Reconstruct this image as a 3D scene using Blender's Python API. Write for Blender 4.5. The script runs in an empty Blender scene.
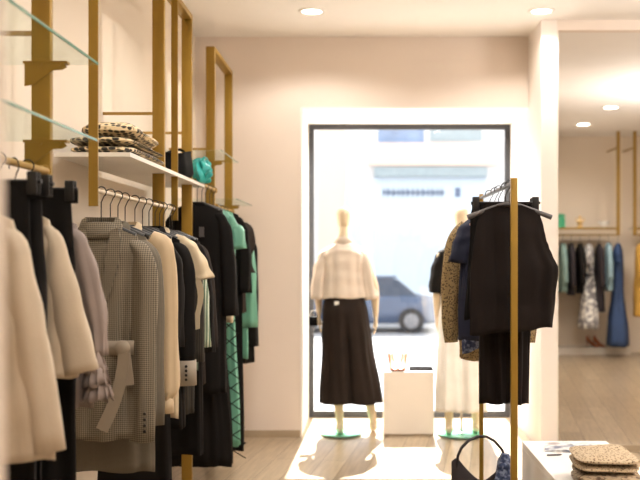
import bpy, bmesh, math, random
from mathutils import Vector, Matrix, noise as mnoise
random.seed(7)
PI = math.pi
F = 950.0; CX = 362.0; HY = 253.0; CH = 1.44
COL = bpy.context.scene.collection
def P(x, y, Z):
    """photo measurement at depth Z -> world point (used only to lay things out in metres)"""
    return Vector(((x-CX)/F*Z, Z, CH+(HY-y)/F*Z))

# ------------------------------------------------------------------ materials
def newmat(name):
    m = bpy.data.materials.new(name); m.use_nodes = True
    nt = m.node_tree; b = nt.nodes['Principled BSDF']
    return m, nt, b
def srgb(c):
    return tuple(((v/255)/12.92 if v/255 <= .04045 else ((v/255+.055)/1.055)**2.4) for v in c) + (1,)
def mat(name, c, rough=.6, metal=0, var=.08, scale=6, bump=0, bscale=200, spec=.5, sheen=0):
    m, nt, b = newmat(name); N = nt.nodes; L = nt.links
    c = srgb(c)
    b.inputs['Roughness'].default_value = rough; b.inputs['Metallic'].default_value = metal
    b.inputs['Specular IOR Level'].default_value = spec
    if sheen: b.inputs['Sheen Weight'].default_value = sheen
    tc = N.new('ShaderNodeTexCoord')
    nz = N.new('ShaderNodeTexNoise'); nz.inputs['Scale'].default_value = scale; nz.inputs['Detail'].default_value = 4
    L.new(tc.outputs['Object'], nz.inputs['Vector'])
    rp = N.new('ShaderNodeValToRGB'); e = rp.color_ramp.elements
    e[0].position = .3; e[1].position = .7
    e[0].color = tuple(v*(1-var) for v in c[:3])+(1,); e[1].color = tuple(min(1, v*(1+var)) for v in c[:3])+(1,)
    L.new(nz.outputs['Fac'], rp.inputs['Fac']); L.new(rp.outputs['Color'], b.inputs['Base Color'])
    if bump:
        n2 = N.new('ShaderNodeTexNoise'); n2.inputs['Scale'].default_value = bscale
        L.new(tc.outputs['Object'], n2.inputs['Vector'])
        bp = N.new('ShaderNodeBump'); bp.inputs['Strength'].default_value = bump; bp.inputs['Distance'].default_value = .002
        L.new(n2.outputs['Fac'], bp.inputs['Height']); L.new(bp.outputs['Normal'], b.inputs['Normal'])
    return m
def emis(name, c, s):
    m, nt, b = newmat(name)
    b.inputs['Base Color'].default_value = srgb(c)
    b.inputs['Emission Color'].default_value = srgb(c); b.inputs['Emission Strength'].default_value = s
    return m
def glassy(name, tint, refl=.1):
    m, nt, b = newmat(name); N = nt.nodes; L = nt.links
    N.remove(b)
    out = N['Material Output']
    tr = N.new('ShaderNodeBsdfTransparent'); tr.inputs['Color'].default_value = tint+(1,)
    gl = N.new('ShaderNodeBsdfGlossy'); gl.inputs['Roughness'].default_value = .03
    mx = N.new('ShaderNodeMixShader'); mx.inputs['Fac'].default_value = refl; L.new(tr.outputs[0], mx.inputs[1]); L.new(gl.outputs[0], mx.inputs[2])
    L.new(mx.outputs[0], out.inputs['Surface'])
    return m
def patterned(name, c1, c2, kind, scale, rough=.8, thr=.5, rot=0, c3=None, rnd=1.0):
    m, nt, b = newmat(name); N = nt.nodes; L = nt.links
    b.inputs['Roughness'].default_value = rough
    tc = N.new('ShaderNodeTexCoord'); mp = N.new('ShaderNodeMapping'); mp.inputs['Rotation'].default_value = (0, rot, 0)
    L.new(tc.outputs['Object'], mp.inputs['Vector'])
    rp = N.new('ShaderNodeValToRGB'); e = rp.color_ramp.elements
    e[0].color = srgb(c1); e[1].color = srgb(c2); e[0].position = max(0, thr-.06); e[1].position = min(1, thr+.06)
    if kind == 'check':
        w1 = N.new('ShaderNodeTexWave'); w1.bands_direction = 'X'; w1.inputs['Scale'].default_value = scale
        w2 = N.new('ShaderNodeTexWave'); w2.bands_direction = 'Z'; w2.inputs['Scale'].default_value = scale
        for w in (w1, w2): L.new(mp.outputs[0], w.inputs['Vector'])
        mu = N.new('ShaderNodeMath'); mu.operation = 'ADD'
        L.new(w1.outputs['Fac'], mu.inputs[0]); L.new(w2.outputs['Fac'], mu.inputs[1])
        mh = N.new('ShaderNodeMath'); mh.operation = 'MULTIPLY'; mh.inputs[1].default_value = .5
        L.new(mu.outputs[0], mh.inputs[0]); L.new(mh.outputs[0], rp.inputs['Fac'])
        e[0].position = .1; e[1].position = .9
    elif kind == 'stripe':
        w1 = N.new('ShaderNodeTexWave'); w1.bands_direction = 'X'; w1.inputs['Scale'].default_value = scale
        L.new(mp.outputs[0], w1.inputs['Vector']); L.new(w1.outputs['Fac'], rp.inputs['Fac'])
    elif kind == 'spots':
        v = N.new('ShaderNodeTexVoronoi'); v.inputs['Scale'].default_value = scale; v.inputs['Randomness'].default_value = rnd
        L.new(mp.outputs[0], v.inputs['Vector']); L.new(v.outputs['Distance'], rp.inputs['Fac'])
    elif kind == 'noise':
        v = N.new('ShaderNodeTexNoise'); v.inputs['Scale'].default_value = scale; v.inputs['Detail'].default_value = 3
        L.new(mp.outputs[0], v.inputs['Vector']); L.new(v.outputs['Fac'], rp.inputs['Fac'])
    if c3:
        x = e.new(.97 if kind != 'noise' else .62) if False else rp.color_ramp.elements.new(min(.98, thr+.2)); x.color = srgb(c3)
    L.new(rp.outputs['Color'], b.inputs['Base Color'])
    return m
def floor_mat():
    m, nt, b = newmat('wood_floor'); N = nt.nodes; L = nt.links
    b.inputs['Roughness'].default_value = .3
    tc = N.new('ShaderNodeTexCoord'); mp = N.new('ShaderNodeMapping'); mp.inputs['Rotation'].default_value = (0, 0, math.radians(98))
    L.new(tc.outputs['Object'], mp.inputs['Vector'])
    br = N.new('ShaderNodeTexBrick'); br.inputs['Scale'].default_value = 1
    br.inputs['Brick Width'].default_value = 1.3; br.inputs['Row Height'].default_value = .17; br.inputs['Mortar Size'].default_value = .0025
    br.inputs['Color1'].default_value = srgb((192, 172, 144)); br.inputs['Color2'].default_value = srgb((168, 147, 120)); br.inputs['Mortar'].default_value = srgb((120, 98, 74))
    L.new(mp.outputs[0], br.inputs['Vector'])
    m2 = N.new('ShaderNodeMapping'); m2.inputs['Scale'].default_value = (1.2, 14, 1); L.new(mp.outputs[0], m2.inputs['Vector'])
    nz = N.new('ShaderNodeTexNoise'); nz.inputs['Scale'].default_value = 3; nz.inputs['Detail'].default_value = 6
    L.new(m2.outputs[0], nz.inputs['Vector'])
    rp = N.new('ShaderNodeValToRGB'); rp.color_ramp.elements[0].position = .3; rp.color_ramp.elements[1].position = .72
    rp.color_ramp.elements[0].color = (.62, .60, .57, 1); rp.color_ramp.elements[1].color = (1, 1, 1, 1)
    L.new(nz.outputs['Fac'], rp.inputs['Fac'])
    mx = N.new('ShaderNodeMix'); mx.data_type = 'RGBA'; mx.blend_type = 'MULTIPLY'; mx.inputs['Factor'].default_value = .8
    L.new(br.outputs['Color'], mx.inputs['A']); L.new(rp.outputs['Color'], mx.inputs['B'])
    L.new(mx.outputs['Result'], b.inputs['Base Color'])
    return m

M = {}
M['wall'] = mat('wall_paint', (230, 215, 202), .85, var=.015, scale=2, bump=.05, bscale=60)
M['wall2'] = mat('wall_paint_side', (228, 214, 196), .85, var=.015, scale=2)
M['white'] = mat('white_paint', (238, 232, 226), .7, var=.01)
M['ceil'] = mat('ceiling_paint', (236, 230, 224), .85, var=.01)
M['pil'] = mat('pilaster_paint', (238, 228, 220), .8, var=.01)
M['floor'] = floor_mat()
M['base'] = mat('baseboard_wood', (178, 158, 132), .6)
M['gold'] = mat('brushed_gold', (152, 118, 40), .45, metal=.35, var=.06, scale=9)
M['goldp'] = mat('gold_paint', (166, 130, 56), .5, metal=.2, var=.06, scale=9)
M['railpale'] = mat('pale_rail', (206, 188, 160), .4, metal=.3)
M['chrome'] = mat('steel', (190, 186, 180), .3, metal=1)
M['hook'] = mat('dark_wire', (52, 48, 44), .35, metal=.7)
M['hang'] = mat('black_hanger', (24, 22, 22), .38)
M['hanggrey'] = mat('grey_hanger', (84, 80, 80), .4)
M['hangpeach'] = mat('peach_hanger', (226, 168, 140), .5)
M['shelf'] = mat('white_shelf', (226, 218, 206), .45, var=.02)
M['glass'] = glassy('shelf_glass', (.93, .97, .955), .07)
M['glassedge'] = mat('glass_edge', (96, 140, 124), .15, var=.1)
M['basegl'] = glassy('base_glass', (.86, .96, .92), .08)
M['basegledge'] = mat('base_glass_edge', (120, 190, 160), .2)
M['pane'] = glassy('window_glass', (.98, .99, .99), .04)
M['frame'] = mat('black_frame', (58, 60, 64), .5)
M['black'] = mat('black_cloth', (17, 13, 11), .85, bump=.2, spec=.2)
M['black2'] = mat('soft_black_cloth', (22, 18, 16), .8, bump=.2, spec=.2)
M['brownblack'] = mat('brown_black_crepe', (25, 17, 14), .8, bump=.3, spec=.2)
M['charcoal'] = mat('charcoal_cloth', (50, 42, 37), .85, bump=.3, spec=.2)
M['olive'] = patterned('olive_stripe', (32, 28, 23), (54, 48, 38), 'stripe', 30)
M['cream'] = mat('cream_wool', (190, 172, 148), .85, bump=.3, sheen=.15)
M['cream2'] = mat('pale_cream_wool', (194, 177, 154), .85, bump=.3, sheen=.15)
M['mauve'] = mat('mauve_crepe', (146, 130, 122), .75, bump=.15)
M['checkb'] = patterned('brown_check', (62, 54, 42), (142, 130, 110), 'check', 42)
M['belt'] = mat('belt_cloth', (146, 132, 114), .8, bump=.2)
M['greyb'] = patterned('grey_brown_weave', (82, 74, 62), (116, 106, 90), 'check', 70)
M['tan'] = mat('tan_silk', (196, 172, 138), .55, var=.05)
M['peach'] = mat('peach_cream', (206, 186, 154), .6, var=.05)
M['cuff'] = mat('grey_cuff', (152, 140, 124), .7)
M['button'] = mat('dark_button', (36, 30, 26), .3)
M['mint'] = mat('mint_satin', (104, 164, 140), .45, var=.08)
M['sage'] = patterned('sage_stripe', (104, 124, 100), (206, 210, 190), 'stripe', 26, thr=.75)
M['navy'] = mat('navy_cloth', (20, 26, 52), .7, bump=.2)
M['denim'] = patterned('blue_print', (48, 60, 92), (132, 142, 168), 'noise', 45, thr=.55)
M['leopard'] = patterned('ochre_print', (84, 66, 44), (160, 136, 94), 'spots', 110, thr=.40)
M['knit'] = patterned('dotted_knit', (40, 34, 28), (226, 204, 164), 'spots', 34, thr=.50, rot=.3, rnd=.3)
M['knit2'] = patterned('dotted_knit_fine', (46, 38, 30), (222, 200, 160), 'spots', 38, thr=.47, rot=-.2, rnd=.3)
M['leoknit'] = patterned('tan_knit', (112, 88, 62), (188, 166, 136), 'spots', 95, thr=.36)
M['leoknit2'] = patterned('tan_knit_dark', (84, 64, 46), (170, 148, 120), 'noise', 60, thr=.45)
M['teal'] = mat('teal_nylon', (38, 160, 154), .35, var=.3, scale=20)
M['leather'] = mat('black_leather', (12, 10, 10), .8, bump=.3, bscale=90, spec=.2)
M['hobo'] = mat('dark_suede', (38, 28, 30), .7, bump=.4)
M['manq'] = mat('mannequin_ivory', (228, 208, 178), .55, var=.02)
M['wcloth'] = mat('white_linen', (240, 236, 230), .85)
M['mjacket'] = mat('ivory_boucle', (224, 208, 192), .9, bump=.6, bscale=120)
M['mtrouser'] = mat('brown_black_linen', (42, 33, 28), .85, bump=.2, spec=.2)
M['nude'] = mat('nude_leather', (176, 98, 62), .35)
M['tray'] = mat('dark_tray', (34, 32, 38), .5)
M['plinth'] = mat('plinth_laminate', (238, 228, 216), .6, var=.01)
M['paper'] = patterned('magazine_print', (70, 84, 116), (226, 226, 226), 'noise', 9, rough=.35, thr=.45, c3=(150, 132, 128))
M['page'] = mat('paper', (232, 230, 226), .6)
M['tag'] = mat('tag_card', (236, 232, 224), .6)
M['green'] = mat('green_box', (70, 168, 124), .5)
M['ornament'] = mat('gold_ornament', (226, 190, 128), .4)
M['seagreen'] = mat('sea_green_cloth', (126, 152, 146), .8)
M['ltblue'] = mat('light_blue_cloth', (140, 168, 178), .8)
M['blue'] = mat('blue_cloth', (44, 66, 104), .8, var=.2)
M['plum'] = mat('plum_black_cloth', (34, 26, 32), .8)
M['floral'] = patterned('floral_print', (124, 120, 122), (226, 222, 214), 'noise', 16, thr=.52)
M['mustard'] = mat('mustard_cloth', (196, 150, 66), .8)
M['lamp'] = emis('lamp_glow', (255, 244, 226), 9)
M['lampring'] = mat('lamp_ring', (226, 220, 212), .5)
# street
M['asphalt'] = mat('asphalt', (150, 150, 152), .9)
M['kerb'] = mat('kerb_stone', (214, 210, 204), .9)
M['fac'] = mat('pale_render', (206, 202, 200), .9, var=.01)
M['facc'] = mat('cream_render', (206, 184, 170), .9, var=.01)
M['facg'] = mat('pale_panel', (180, 192, 204), .5, var=.02)
M['facb'] = mat('blue_window', (110, 128, 156), .3, var=.2, scale=1.5)
M['facs'] = mat('grey_strip', (140, 152, 156), .6)
M['sign'] = mat('grey_letters', (84, 98, 124), .6)
M['carp'] = mat('car_blue', (66, 80, 104), .25, metal=.3)
M['cargl'] = mat('car_glass', (40, 50, 66), .1)
M['tyre'] = mat('tyre', (36, 36, 38), .8)
M['rim'] = mat('rim', (110, 112, 118), .3, metal=.8)

# ------------------------------------------------------------------ mesh helpers
class MB:
    def __init__(s): s.bm = bmesh.new()
    def box(s, x0, x1, y0, y1, z0, z1, bev=0, seg=2):
        v = [s.bm.verts.new((x, y, z)) for x in (x0, x1) for y in (y0, y1) for z in (z0, z1)]
        fs = [(0, 1, 3, 2), (4, 6, 7, 5), (0, 4, 5, 1), (2, 3, 7, 6), (0, 2, 6, 4), (1, 5, 7, 3)]
        fc = [s.bm.faces.new([v[i] for i in f]) for f in fs]
        if bev:
            ed = set(e for f in fc for e in f.edges)
            bmesh.ops.bevel(s.bm, geom=list(ed), offset=bev, segments=seg, affect='EDGES', profile=.5)
        return s
    def loft(s, rings, cap0=True, cap1=True, closed=True):
        vr = [[s.bm.verts.new(p) for p in r] for r in rings]
        n = len(vr[0])
        for a, b in zip(vr, vr[1:]):
            for j in range(n if closed else n-1):
                k = (j+1) % n
                s.bm.faces.new((a[j], a[k], b[k], b[j]))
        for flag, r in ((cap0, vr[0]), (cap1, vr[-1])):
            if flag and closed:
                c = sum((v.co for v in r), Vector())/n; cv = s.bm.verts.new(c)
                for j in range(n): s.bm.faces.new((r[j], r[(j+1) % n], cv))
        return s
    def tube(s, pts, r, seg=10, caps=True, ry=None):
        pts = [Vector(p) for p in pts]; n = len(pts)
        if not isinstance(r, (list, tuple)): r = [r]*n
        if ry is None: ry = r
        elif not isinstance(ry, (list, tuple)): ry = [ry]*n
        rings = []; up = None
        for i, p in enumerate(pts):
            t = (pts[min(i+1, n-1)]-pts[max(i-1, 0)]).normalized()
            if up is None:
                up = Vector((0, 1, 0)) if abs(t.y) < .9 else Vector((1, 0, 0))
            sx = t.cross(up).normalized(); up = sx.cross(t).normalized()
            rings.append([p + sx*(r[i]*math.cos(a)) + up*(ry[i]*math.sin(a)) for a in [2*PI*j/seg for j in range(seg)]])
        return s.loft(rings, caps, caps)
    def lathe(s, prof, seg=32, c=(0, 0, 0)):
        rings = [[(c[0]+r*math.cos(2*PI*j/seg), c[1]+r*math.sin(2*PI*j/seg), c[2]+z) for j in range(seg)] for r, z in prof]
        return s.loft(rings)
    def prism(s, pts, y0, y1):   # polygon in xz
        a = [s.bm.verts.new((x, y0, z)) for x, z in pts]; b = [s.bm.verts.new((x, y1, z)) for x, z in pts]
        n = len(pts); s.bm.faces.new(a); s.bm.faces.new(list(reversed(b)))
        for i in range(n): s.bm.faces.new((a[i], b[i], b[(i+1) % n], a[(i+1) % n]))
        return s
    def sphere(s, c, r, sx=1, sy=1, sz=1, seg=16):
        m = Matrix.Translation(c) @ Matrix.Diagonal((sx, sy, sz, 1))
        bmesh.ops.create_uvsphere(s.bm, u_segments=seg, v_segments=seg//2+2, radius=r, matrix=m); return s
    def build(s, name, m, parent=None, smooth=True, sub=0, solid=0, bevel=0):
        bmesh.ops.recalc_face_normals(s.bm, faces=s.bm.faces)
        me = bpy.data.meshes.new(name); s.bm.to_mesh(me); s.bm.free()
        if smooth:
            for p in me.polygons: p.use_smooth = True
            try: me.set_sharp_from_angle(angle=math.radians(50))
            except Exception: pass
        o = bpy.data.objects.new(name, me); COL.objects.link(o)
        for mm in (m if isinstance(m, (list, tuple)) else [m]): me.materials.append(mm)
        if parent: o.parent = parent
        if solid:
            q = o.modifiers.new('thick', 'SOLIDIFY'); q.thickness = solid
        if bevel:
            q = o.modifiers.new('bevel', 'BEVEL'); q.width = bevel; q.segments = 2; q.limit_method = 'ANGLE'
        if sub:
            q = o.modifiers.new('sub', 'SUBSURF'); q.levels = sub; q.render_levels = sub
        return o
def tag(o, label, cat, group=None):
    o['label'] = label; o['category'] = cat
    if group: o['group'] = group
    return o
def thing(name, label, cat, loc=(0, 0, 0), rz=0, group=None):
    o = bpy.data.objects.new(name, None); COL.objects.link(o); o.location = loc; o.rotation_euler = (0, 0, rz)
    o.empty_display_size = .05
    return tag(o, label, cat, group)
def struct(name, mb, m, **k):
    o = mb.build(name, m, **k); o['kind'] = 'structure'; return o
def dup(root, loc, rz=0, label=None, group=None):
    r = root.copy(); COL.objects.link(r); r.location = loc; r.rotation_euler = (0, 0, rz)
    if label: r['label'] = label
    if group: r['group'] = group
    for ch in list(root.children):
        c = ch.copy(); COL.objects.link(c); c.parent = r
        for g in list(ch.children):
            d = g.copy(); COL.objects.link(d); d.parent = c
    return r
def S(t): t = max(0, min(1, t)); return t*t*(3-2*t)
def interp(prof, t):
    for a, b in zip(prof, prof[1:]):
        if t <= b[0]:
            k = S((t-a[0])/max(1e-6, b[0]-a[0])); return [a[i]+(b[i]-a[i])*k for i in range(1, len(a))]
    return list(prof[-1][1:])

# ------------------------------------------------------------------ clothes
def body_rings(prof, L, N=26, K=64, nf=7, amp=.006, neck=.06, slope=.25, fade=.3, seed=0, crease=0, dip=0, hemslope=0, z0=0, dy=0):
    rd = random.Random(seed); p1 = rd.uniform(0, 6); p2 = rd.uniform(0, 6); out = []
    for i in range(N+1):
        t = i/N; pr = interp(prof, t); w, d = pr[:2]; xc = pr[2] if len(pr) > 2 else 0; r = []
        for j in range(K):
            a = 2*PI*j/K; c = math.cos(a); s = math.sin(a)
            x = w*math.copysign(abs(c)**.85, c); y = d*math.copysign(abs(s)**.8, s)
            g = min(1, t*1.8+.05)
            f = amp*g*(math.sin(nf*a+p1+1.6*t)+.55*math.sin((2*nf+1)*a+p2-2*t)+.5*math.sin(3*a+5*t+p2))
            y += f*(.3+abs(s))*(1 if s >= 0 else -1); x += f*c*1.2
            y += amp*1.6*g*mnoise.noise(Vector((x*22, t*2.2*L, seed*3.1+(5 if s > 0 else 0))))+amp*1.2*mnoise.noise(Vector((x*9, t*7, seed*3.1)))
            if crease: y *= 1-crease*S((t-.15)*3)*math.exp(-(x/.022)**2)
            z = z0-L*t - slope*max(0, abs(x)-neck)*(1-S(t/fade)) - hemslope*x*t
            z -= .004*t*math.sin(5*a+p1)
            if dip and s < 0 and abs(x) < neck: z -= dip*(1-(x/neck)**2)*max(0, 1-t*6)
            r.append((x+xc, y+dy, z))
        out.append(r)
    return out
def body(parent, name, m, prof, L, **k):
    if parent.location.x < -.5 and 'crease' not in k: L -= .03
    if parent.location.x < -.5: prof = [(q[0], q[1]*.86)+tuple(q[2:]) for q in prof]
    if 'slope' in k and .25 <= k['slope'] <= .36 and parent.location.x < -.5: k['slope'] = .42
    return MB().loft(body_rings(prof, L, **k), True, False).build(name, m, parent, solid=.002)
def sleeve(parent, m, side, pts, name='sleeve', seed=0, amp=.004, nf=5, seg=28):
    """pts: (x, y, z, rx, ry) along the sleeve; open cuff"""
    rd = random.Random(seed+side); ph = rd.uniform(0, 6)
    if parent.location.x < -.5: pts = [(q[0]*.80,)+tuple(q[1:]) for q in pts]
    P0 = []
    for a, b in zip(pts, pts[1:]):
        for k in range(5): P0.append([a[i]+(b[i]-a[i])*k/5 for i in range(5)])
    P0.append(list(pts[-1])); n = len(P0)
    for it in range(2):
        P0 = [P0[0]]+[[(P0[i-1][q]+2*P0[i][q]+P0[i+1][q])/4 for q in range(5)] for i in range(1, n-1)]+[P0[-1]]
    rings = []; up = Vector((0, 1, 0))
    for i, p in enumerate(P0):
        a_ = Vector(P0[max(i-1, 0)][:3]); b_ = Vector(P0[min(i+1, n-1)][:3]); tt = (b_-a_); tt.x *= side; tt.normalize()
        c = Vector((p[0]*side, p[1], p[2])); sx = tt.cross(up).normalized(); u = sx.cross(tt).normalized()
        t = i/(n-1); r = []
        for j in range(seg):
            a = 2*PI*j/seg
            f = amp*t*(math.sin(nf*a+ph+2*t)+.6*math.sin(3*a-4*t+ph)) + amp*.6*math.sin(t*22+ph+2*a)*(t > .1)
            r.append(c+sx*((p[3]+f)*math.cos(a))+u*((p[4]+f)*math.sin(a)))
        rings.append(r)
    return MB().loft(rings, True, False).build(name, m, parent, solid=.002)
STD = lambda wd=.05, ln=.56, out=.05, r1=.045, ry=.03: [(.12, 0, -.050, .018, .018), (.175, 0, -.078, .034, ry*.9), (.205, 0, -.145, wd*.9, ry), (.205+out*.6, -.004, -ln*.55, (wd+r1)/2, ry), (.205+out, -.012, -ln, r1, ry*.95)]
def aline(outer, rs, ry=.035):
    return [((x-r)/.8, 0, z, r, min(r, ry)) for (x, z), r in zip(outer, rs)]
def collar(parent, m, w=.06, d=.03, h=.035, z=0, name='collar'):
    rings = []
    for k, (zz, s) in enumerate(((-.012, 1.12), (h*.4, 1.0), (h, .92), (h*.75, 1.18), (0, 1.34), (-.02, 1.42))):
        rings.append([(w*s*math.cos(a), d*s*math.sin(a), z+zz-(.02 if math.sin(a) < -.3 else 0)) for a in [2*PI*j/28 for j in range(28)]])
    return MB().loft(rings, False, False).build(name, m, parent, solid=.002)
def lapels(parent, m, d, L=.3, w=.06, y=None):
    for s in (-1, 1):
        mb = MB(); n = 8; rings = []
        for i in range(n+1):
            t = i/n; z = -.01-L*t; xi = s*.045*(1-t)-s*.0; wo = w*math.sin(min(1, t*1.6+.25)*PI/2)*(1-t*.85)
            yy = -(d*(.55+.45*min(1, t*3)))-.006
            rings.append([(xi, yy, z), (xi+s*wo, yy+.002, z+.01), (xi+s*wo, yy-.010, z+.01), (xi, yy-.012, z)])
        mb.loft(rings).build('lapel', m, parent)
def buttons(parent, m, pts, r=.008):
    for p in pts:
        MB().tube([(p[0], p[1], p[2]), (p[0], p[1]-.004, p[2])], r, 12).build('button', m, parent)
def garment(name, label, cat, Y, X=-.98, rail=1.67, drop=.135, rz=0, group=None):
    if Y > 5.5: rail = 1.86 if Y < 6.47 else 1.755
    return thing(name, label, cat, (X, Y, rail-drop), rz, group)

# hangers: origin where the hook rides on the rail
def hook_pts(drop):
    pts = [(.017*math.cos(a), 0, .003+.017*math.sin(a)) for a in [math.radians(q) for q in range(-35, 215, 20)]]
    pts = [(p[0], 0, p[2]) for p in pts]
    pts = list(reversed(pts))
    pts = pts[::-1]
    return pts
def make_hanger(drop=.125, m=None, label='', w=.128, arm=.010, sl=.46):
    t = thing('coat_hanger', label, 'hanger')
    r = .019
    arc = [(r*math.cos(math.radians(q)), 0, r*math.sin(math.radians(q))) for q in range(200, -70, -15)]
    arc += [(.006, 0, -.027), (0, 0, -.04), (0, 0, -drop+.005)]
    MB().tube(arc, .0022, 8).build('hook', M['hook'], t)
    pts = [(x, -.0, -drop+.004-sl*max(0, abs(x)-.03)) for x in [w*(-1+2*k/16) for k in range(17)]]
    MB().tube(pts, [arm*(.75+.5*abs(-1+2*k/16)) for k in range(17)], 10, ry=[.007+.006*abs(-1+2*k/16) for k in range(17)]).build('shoulder_bar', m or M['hang'], t)
    return t
def make_clip_hanger(drop=.07, label='', w=.15, m=None):
    t = thing('clip_hanger', label, 'hanger')
    r = .019
    arc = [(r*math.cos(math.radians(q)), 0, r*math.sin(math.radians(q))) for q in range(200, -70, -15)]
    arc += [(.006, 0, -.027), (0, 0, -.04), (0, 0, -drop)]
    MB().tube(arc, .0022, 8).build('hook', M['hook'], t)
    MB().tube([(-w, 0, -drop), (w, 0, -drop)], .006, 10).build('bar', m or M['hang'], t)
    for s in (-1, 1):
        x = s*w*.86
        c = MB(); c.box(x-.014, x+.014, -.016, -.008, -drop-.035, -drop+.026, .003)
        c.box(x-.014, x+.014, .008, .016, -drop-.035, -drop+.026, .003)
        c.tube([(x, -.014, -drop+.004), (x, .014, -drop+.004)], .009, 10)
        c.build('clip', m or M['hang'], t)
    return t

# ------------------------------------------------------------------ room shell
XL, XR, YF, YN, ZC = -1.30, 1.30, 7.43, -1.6, 3.13
YG = 8.36; OX0, OZ1 = -.48, 2.58
YW2 = 13.8; SZ0 = -.6; XE = 5.6
# floor: main + mirror stand-in room, up to its slanted wall
mb = MB(); bm = mb.bm
def poly(mb, pts, z0, z1):
    a = [mb.bm.verts.new((x, y, z0)) for x, y in pts]; b = [mb.bm.verts.new((x, y, z1)) for x, y in pts]; n = len(pts)
    mb.bm.faces.new(a); mb.bm.faces.new(b)
    for i in range(n): mb.bm.faces.new((a[i], a[(i+1) % n], b[(i+1) % n], b[i]))
    return mb
outline = [(XL-.2, YN-.2), (XE+.2, YN-.2), (XE+.2, YW2+.2), (2.66, YW2+.2), (1.40, 7.25), (1.40, YG+.1), (XL-.2, YG+.1)]
outline = [(XL-.2, YN-.2), (XE+.2, YN-.2), (XE+.2, YW2+.2), (2.70, YW2+.2), (1.50, YG+.1), (XL-.2, YG+.1)]
struct('floor', poly(MB(), outline, -.12, 0), M['floor'], smooth=False)
struct('ceiling', poly(MB(), outline, ZC, ZC+.15), M['ceil'], smooth=False)
struct('wall_left', MB().box(XL-.15, XL, YN, YG, 0, ZC), M['wall2'], smooth=False)
# window wall with its opening (left piece, lintel) and white reveal
w = MB().box(XL, OX0-.001, YF, YG, 0, ZC); w.box(OX0-.001, XR+.0, YF, YG, OZ1+.001, ZC)
struct('wall_far', w, M['wall'], smooth=False)
struct('trim_1', MB().box(OX0-.001, OX0+.012, YF-.004, YG, 0, OZ1), M['white'], smooth=False)
struct('trim_2', MB().box(OX0+.012, XR, YF-.004, YG, OZ1-.012, OZ1+.001), M['white'], smooth=False)
struct('wall_right', MB().box(XR, 1.414, 6.89, YG, 0, ZC), M['pil'], smooth=False)
# made-up slanted wall behind the pilaster, side of the mirror stand-in room
struct('wall_standin_slant', poly(MB(), [(1.412, 6.97), (2.78, YW2), (2.68, YW2), (1.412, 7.6)], 0, ZC), M['wall2'], smooth=False)
struct('wall_standin_back', MB().box(2.6, XE, YW2, YW2+.15, 0, ZC), M['wall2'], smooth=False)  # back wall of the made-up room standing in for the reflection
struct('wall_side', MB().box(XE, XE+.15, YN, YW2, 0, ZC), M['wall2'], smooth=False)
struct('wall_near', MB().box(XL, XE, YN-.15, YN, 0, ZC), M['wall2'], smooth=False)
struct('wall_entrance', MB().box(XL, -.376, .95, 1.0, 0, ZC), M['wall'], smooth=False)
struct('trim_3', MB().box(1.414, XE, 6.89, 6.97, 3.057, ZC), M['wall'], smooth=False)  # mirror surround, left as an opening onto the stand-in room
struct('trim_4', MB().box(1.414, 1.424, 6.89, 6.92, .05, 3.057), M['shelf'], smooth=False)
struct('trim_5', MB().box(1.414, XE, 6.87, 6.91, 0, .05), M['base'], smooth=False)
struct('baseboard_far', MB().box(XL, OX0-.002, YF-.014, YF-.0005, 0, .055), M['base'], smooth=False)
struct('baseboard_left', MB().box(XL+.0005, XL+.014, 1.0, YF-.015, 0, .055), M['base'], smooth=False)
struct('wall_base', MB().box(XL, 1.45, YG-.2, YG+.1, SZ0, -.121), M['white'], smooth=False)
# window
w = MB(); fx0, fx1, fz0, fz1 = OX0+.014, XR-.004, 0.002, OZ1-.014; t = .045; yw0, yw1 = YG-.05, YG-.005
w.box(fx0, fx0+t, yw0, yw1, fz0, fz1); w.box(fx1-t, fx1, yw0, yw1, fz0, fz1)
w.box(fx0+t, fx1-t, yw0, yw1, fz0, fz0+.055); w.box(fx0+t, fx1-t, yw0, yw1, fz1-t, fz1)
win = struct('window_1', w, M['frame'], smooth=False)
pn = MB().box(fx0+t, fx1-t, YG-.03, YG-.024, fz0+.055, fz1-t).build('window_pane', M['pane'], win, smooth=False)

# ------------------------------------------------------------------ lights fittings
def downlight(X, Y, z, label, r=.085, group=None):
    t = thing('downlight', label, 'ceiling light', (X, Y, z), 0, group)
    MB().lathe([(r*.80, -.001), (r*.82, -.009), (r*.98, -.009), (r*1.12, -.004), (r*1.12, 0), (r*.8, 0)], 40).build('trim_ring', M['lampring'], t)
    MB().lathe([(.001, -.004), (r*.8, -.004), (r*.8, -.0015), (.001, -.0015)], 32).build('diffuser', M['lamp'], t)
    return t
def spot(X, Y, z, e, size=130, blend=.6, col=(1, .97, .92), r=.06):
    l = bpy.data.lights.new('spot', 'SPOT'); l.energy = e; l.color = col; l.spot_size = math.radians(size); l.spot_blend = blend; l.shadow_soft_size = r
    o = bpy.data.objects.new('spot_light', l); COL.objects.link(o); o.location = (X, Y, z); return o
dl = [(-.35, 6.63, 'round recessed downlight in the ceiling left of the window', 1), (1.25, 6.62, 'round recessed downlight in the ceiling beside the pilaster', 1)]
for X, Y, lb, g in dl:
    downlight(X, Y, ZC, lb); spot(X, Y, ZC-.02, 26, 150, .35)
for X, Y, lb in ((2.86, 9.73, 'mirror stand-in room downlight cut by the right edge, nearest of the row'), (2.88, 11.0, 'middle downlight in the mirror stand-in room ceiling row'), (2.90, 12.45, 'farthest downlight of the mirror stand-in room, closest to its back wall')):
    downlight(X, Y, ZC, lb, r=.10, group='downlights of the mirror stand-in room'); spot(X, Y, ZC-.02, 34, 150, .7)
spot(4.2, 11.0, ZC-.02, 50, 150, .7)
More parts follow.
